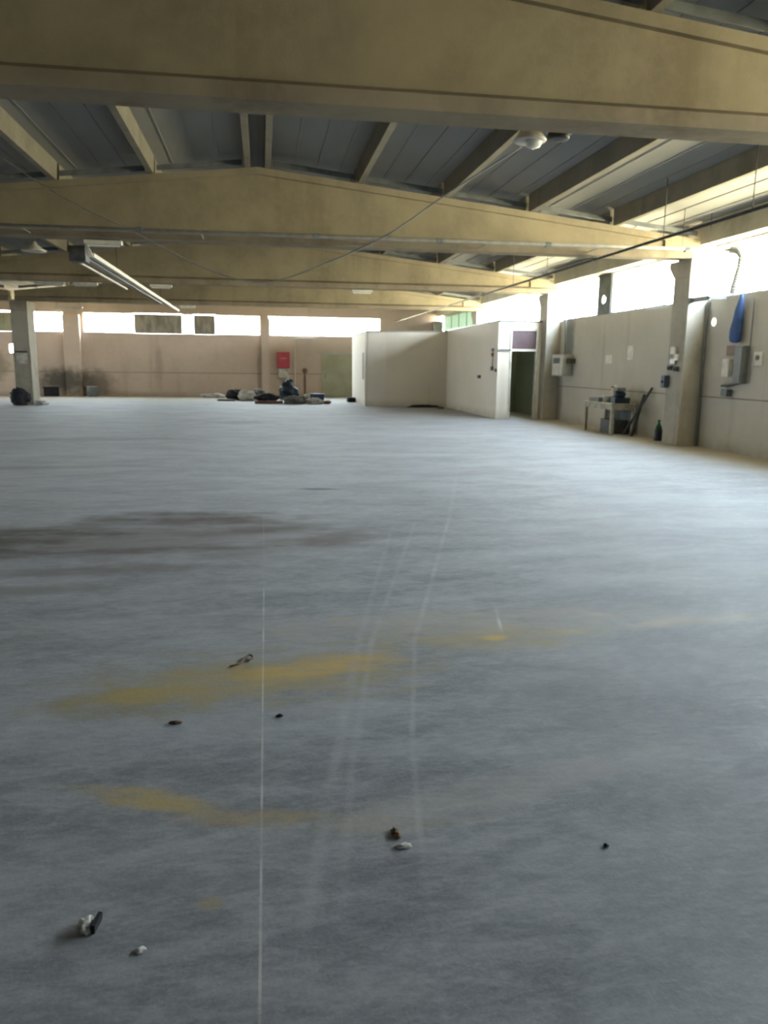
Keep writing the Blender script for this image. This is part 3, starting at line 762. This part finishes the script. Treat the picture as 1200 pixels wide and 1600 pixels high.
m = MB().prism([(8.70, 17.36, 0), (8.78, 17.36, 0), (9.03, 17.36, 1.0), (8.98, 17.36, 1.0)], (0, .04, 0))
tag(m.build('dark_plank', M['dark']), 'dark plank leaning against the wall behind the steel bar', 'plank')
o = thing('bottle', 'green and black bottle on the floor by the nearest right column', 'bottle', (8.82, 16.25, 0))
MB().lathe((8.82, 16.25, 0), [(.085, 0), (.09, .02), (.09, .24), (.07, .28)], 20).build('body', M['navy'], o, smooth=True)
MB().lathe((8.82, 16.25, .27), [(.075, 0), (.06, .06), (.03, .11), (.025, .17), (.03, .17), (.03, .2)], 20).build('neck', M['green'], o, smooth=True)
tag(MB().box((8.56, 17.95, 0), (8.90, 18.75, .34)).build('crate', M['dark'], bevel=.01), 'dusky crate pushed under the work table', 'crate')

# ------------------------------------------------------------------ things at the far end
o = thing('hose_cabinet', 'red fire hose cabinet on the far wall', 'fire hose cabinet', (1.1, YF-.1, 1.4))
MB().box((.78, YF-.20, 1.42), (1.40, YF-.005, 2.20)).build('body', M['red'], o, bevel=.015)
MB().box((.81, YF-.215, 1.46), (1.37, YF-.20, 2.16)).build('door', M['red'], o)
MB().box((.9, YF-.222, 1.88), (1.26, YF-.215, 1.91)).build('label_strip', M['cloth'], o)
MB().tube([(1.65, YF-.05, .4), (1.65, YF-.05, 2.9)], .03, 8).build('water_pipe', M['pipe'], o)
m = MB().box((.85, YF-.16, .95), (1.34, YF-.02, 1.38))
tag(m.build('grey_box', M['cloth'], bevel=.01), 'pale grey box directly under the red hose cabinet', 'box')
m = MB().box((1.7, YF-.25, 2.86), (2.7, YF-.03, 2.91)); tag(m.build('wall_shelf', M['white']), 'thin white shelf on the far wall under the widest window', 'shelf')
o = thing('wall_valve', 'brown pipe with a valve on the far wall between the red cabinet and beige door', 'valve', (2.15, YF-.06, 0))
MB().tube([(2.15, YF-.06, 0.01), (2.15, YF-.06, 1.25)], .035, 8).build('pipe', M['rust'], o)
MB().lathe((2.15, YF-.08, 1.3), [(.13, 0), (.13, -.05), (.05, -.06)], 16, 'Y').build('wheel', M['rust'], o)

# heap of dumped things in the middle
o = thing('black_sack', 'tall blue-black plastic sack standing on the heap', 'sack', (1.15, 33.1, .1))
MB().lump((1.15, 33.3, .36), (.38, .33, .36), 2, .4, 4, floor=.12).lump((1.10, 33.3, .72), (.22, .2, .25), 5, .45, 3, floor=.4).build('bag', M['navy'], o, smooth=True)
MB().lump((1.22, 33.3, .93), (.10, .07, .07), 7, .5, 3, floor=.8).build('tied_neck', M['navy'], o, smooth=True)
tag(MB().lump((.22, 32.85, .24), (.42, .30, .17), 9, .45, 4, floor=.12).build('black_cloth', M['black'], smooth=True), 'low black cloth bundle left of the tall sack', 'cloth')
o = thing('pallet', 'flat reddish wooden pallet under the left side of the heap', 'pallet', (.29, 32.6, 0))
for k in range(6): MB().box((-.28+k*.2, 32.2, .09), (-.14+k*.2, 33.1, .115)).build('slat', M['rust'], o)
for y in (32.25, 32.62, 32.98): MB().box((-.28, y, 0), (.86, y+.09, .09)).build('runner', M['rust'], o)
tag(MB().lump((1.32, 32.35, .12), (.42, .26, .22), 11, .5, 4).build('crumpled_tarp', M['greycloth'], smooth=True), 'crumpled grey-green tarp in front of the tall sack', 'tarp')
tag(MB().lump((2.12, 32.3, .08), (.34, .22, .17), 12, .5, 4).build('crumpled_cloth', M['cloth'], smooth=True), 'dirty white cloth at the front right of the heap', 'cloth')
tag(MB().lump((1.86, 32.60, .33), (.12, .09, .07), 13, .4, 3, floor=.20).build('white_bag', M['white'], smooth=True), 'small bright white bag on top of the heap, right side', 'bag')
o = thing('storage_bin', 'indigo plastic bin at the right end of the heap', 'bin', (2.3, 33.0, 0))
m = MB(); m.prism([(2.08, 32.8, 0), (2.56, 32.8, 0), (2.62, 32.8, .38), (2.02, 32.8, .38)], (0, .4, 0)); m.build('body', M['indigo'], o, bevel=.015)
MB().box((2.0, 32.77, .36), (2.64, 33.23, .40)).build('rim', M['indigo'], o)
tag(MB().lump((1.74, 32.92, .13), (.2, .2, .15), 22, .4, 3).build('grey_bundle', M['greycloth'], smooth=True), 'grey bundle behind the white bag on the heap', 'bundle')
tag(MB().lump((2.70, 32.4, .07), (.16, .12, .08), 14, .4, 3).build('red_rag', M['rust'], smooth=True), 'small reddish brown rag at the right end of the heap', 'rag')
tag(MB().lump((-1.12, 35.5, .22), (.40, .26, .26), 15, .45, 4).build('black_bag', M['black'], smooth=True), 'dark bag at the left of the smaller heap', 'bag')
tag(MB().lump((-.62, 34.85, .18), (.36, .24, .26), 16, .45, 4).build('crumpled_sheet', M['cloth'], smooth=True), 'crumpled off-white sheet on the smaller heap', 'sheet')
tag(MB().lump((-.16, 35.6, .26), (.36, .24, .24), 17, .35, 4).build('grey_sack', M['greycloth'], smooth=True), 'grey-green sack behind the off-white sheet', 'sack')
tag(MB().lump((.03, 34.9, .09), (.15, .15, .16), 18, .4, 3).build('brown_bundle', M['rust'], smooth=True), 'reddish bundle at the right of the smaller heap', 'bundle')
tag(MB().lump((-1.5, 34.7, .03), (.42, .18, .06), 19, .4, 3).build('flattened_sack', M['greycloth'], smooth=True), 'flattened grey sack lying left of the smaller heap', 'sack')
tag(MB().lump((-2.3, 38.0, .08), (.55, .3, .14), 20, .4, 3).build('sand_pile', M['cloth'], smooth=True), 'low pale pile at the foot of the far wall, left of the smaller heap', 'pile')
# far left by the post
tag(MB().lump((-8.85, 30.62, .26), (.34, .2, .36), 24, .45, 4).build('black_rags', M['black'], smooth=True), 'dark rags piled at the foot of the far left post', 'rags')
tag(MB().lump((-8.2, 31.0, .06), (.22, .2, .12), 25, .4, 3).build('concrete_lump', M['rubble'], smooth=True), 'pale lump of rubble right of the far left post', 'rubble')
o = thing('notice_board', 'small dusky notice board on the far left post', 'notice board', (-8.8, 31.0, 1.5))
MB().box((-8.99, 31.01, 1.52), (-8.61, 31.05, 1.92)).build('board', M['cloth'], o); MB().box((-9.01, 31.0, 1.92), (-8.59, 31.05, 1.98)).build('top_strip', M['dark'], o)
m = MB().box((-10.1, YF-.7, 0), (-9.5, YF-.3, .40)); m.box((-10.15, YF-.72, .40), (-9.45, YF-.28, .44))
tag(m.build('black_chest', M['black'], bevel=.01), 'black low chest at the far wall right of the left post', 'chest')
o = thing('paint_drum', 'grey-green drum at the far wall under the second window from the left', 'drum', (-7.95, YF-.5, 0))
MB().lathe((-7.95, YF-.5, 0), [(.24, 0), (.25, .02), (.25, .22), (.265, .24), (.25, .26), (.25, .44), (.24, .46)], 20).build('body', M['greydark'], o, smooth=True)
MB().lathe((-7.95, YF-.5, .46), [(.255, 0), (.255, .02), (.2, .025)], 20).build('lid', M['steel'], o)
# by the booth corner
tag(MB().box((3.74, 33.9, 0), (4.06, 34.6, .2)).build('black_box', M['black'], bevel=.01), 'black box at the foot of the white booth end', 'box')
tag(MB().box((4.068, 31.3, 1.05), (4.078, 31.7, 2.1)).build('poster', M['dullred']), 'narrow reddish poster on the white booth end', 'poster')
tag(MB().lump((6.25, 29.9, .02), (.62, .13, .09), 26, .4, 4).build('dirt_pile', M['black'], smooth=True), 'dark dirt pile along the foot of the booth front', 'dirt')
tag(MB().lump((6.75, 29.0, .03), (.13, .10, .06), 27, .4, 3).build('small_clod', M['leaf'], smooth=True), 'small brown clod on the floor near the booth inner corner', 'clod')

# ------------------------------------------------------------------ crumbs on the near floor
o = thing('cigarette_pack', 'crushed white and black packet lying on the floor at lower left', 'packet', (-.51, 2.06, 0))
m = MB(); m.lump((-.525, 2.06, .012), (.022, .030, .018), 31, .5, 3); m.build('white_half', M['rubble'], o, smooth=True)
m = MB(); m.prism([(-.512, 2.035, .002), (-.497, 2.03, .002), (-.486, 2.088, .004), (-.500, 2.092, .004)], (.003, 0, .026)); m.build('black_flap', M['black'], o, bevel=.002)
m = MB(); m.lump((.43, 2.395, .006), (.013, .018, .011), 33, .5, 3); m.lump((.437, 2.37, .006), (.012, .012, .009), 34, .5, 3)
tag(m.build('dry_leaf', M['leaf'], smooth=True), 'small dark brown crumb right of the pale floor line', 'leaf')
tag(MB().lump((.445, 2.31, .004), (.028, .012, .006), 35, .5, 3).build('mortar_crumb', M['rubble'], smooth=True), 'pale mortar crumb just below the dark brown crumb', 'crumb')
pts = smoothpath([(-.195, 3.99, .005), (-.165, 3.995, .010), (-.135, 4.03, .008), (-.115, 4.09, .010), (-.09, 4.12, .014), (-.075, 4.09, .010), (-.10, 4.05, .006)])
tag(MB().tube(pts, .0055, 8).build('curled_wire', M['leaf'], smooth=True), 'curled brown strip lying on the upper yellow floor stain', 'wire')
tag(MB().lump((.055, 3.36, .004), (.016, .012, .009), 36, .5, 3).build('pebble', M['black'], smooth=True), 'small dark pebble right of the floor line, below the upper yellow stain', 'pebble')
tag(MB().lump((-.41, 3.35, .004), (.026, .013, .01), 37, .5, 3).build('bark_chip', M['leaf'], smooth=True), 'small brown chip under the left end of the upper yellow stain', 'chip')
tag(MB().lump((1.13, 2.22, .004), (.009, .009, .007), 38, .5, 3).build('pebble', M['black'], smooth=True), 'tiny dark pebble on bare floor at lower right', 'pebble')
tag(MB().lump((-.36, 1.95, .003), (.014, .012, .006), 39, .5, 3).build('mortar_crumb', M['rubble'], smooth=True), 'pale crumb right of the crushed packet', 'crumb')
for o in bpy.data.objects:
    if '_w' in o: del o['_w']
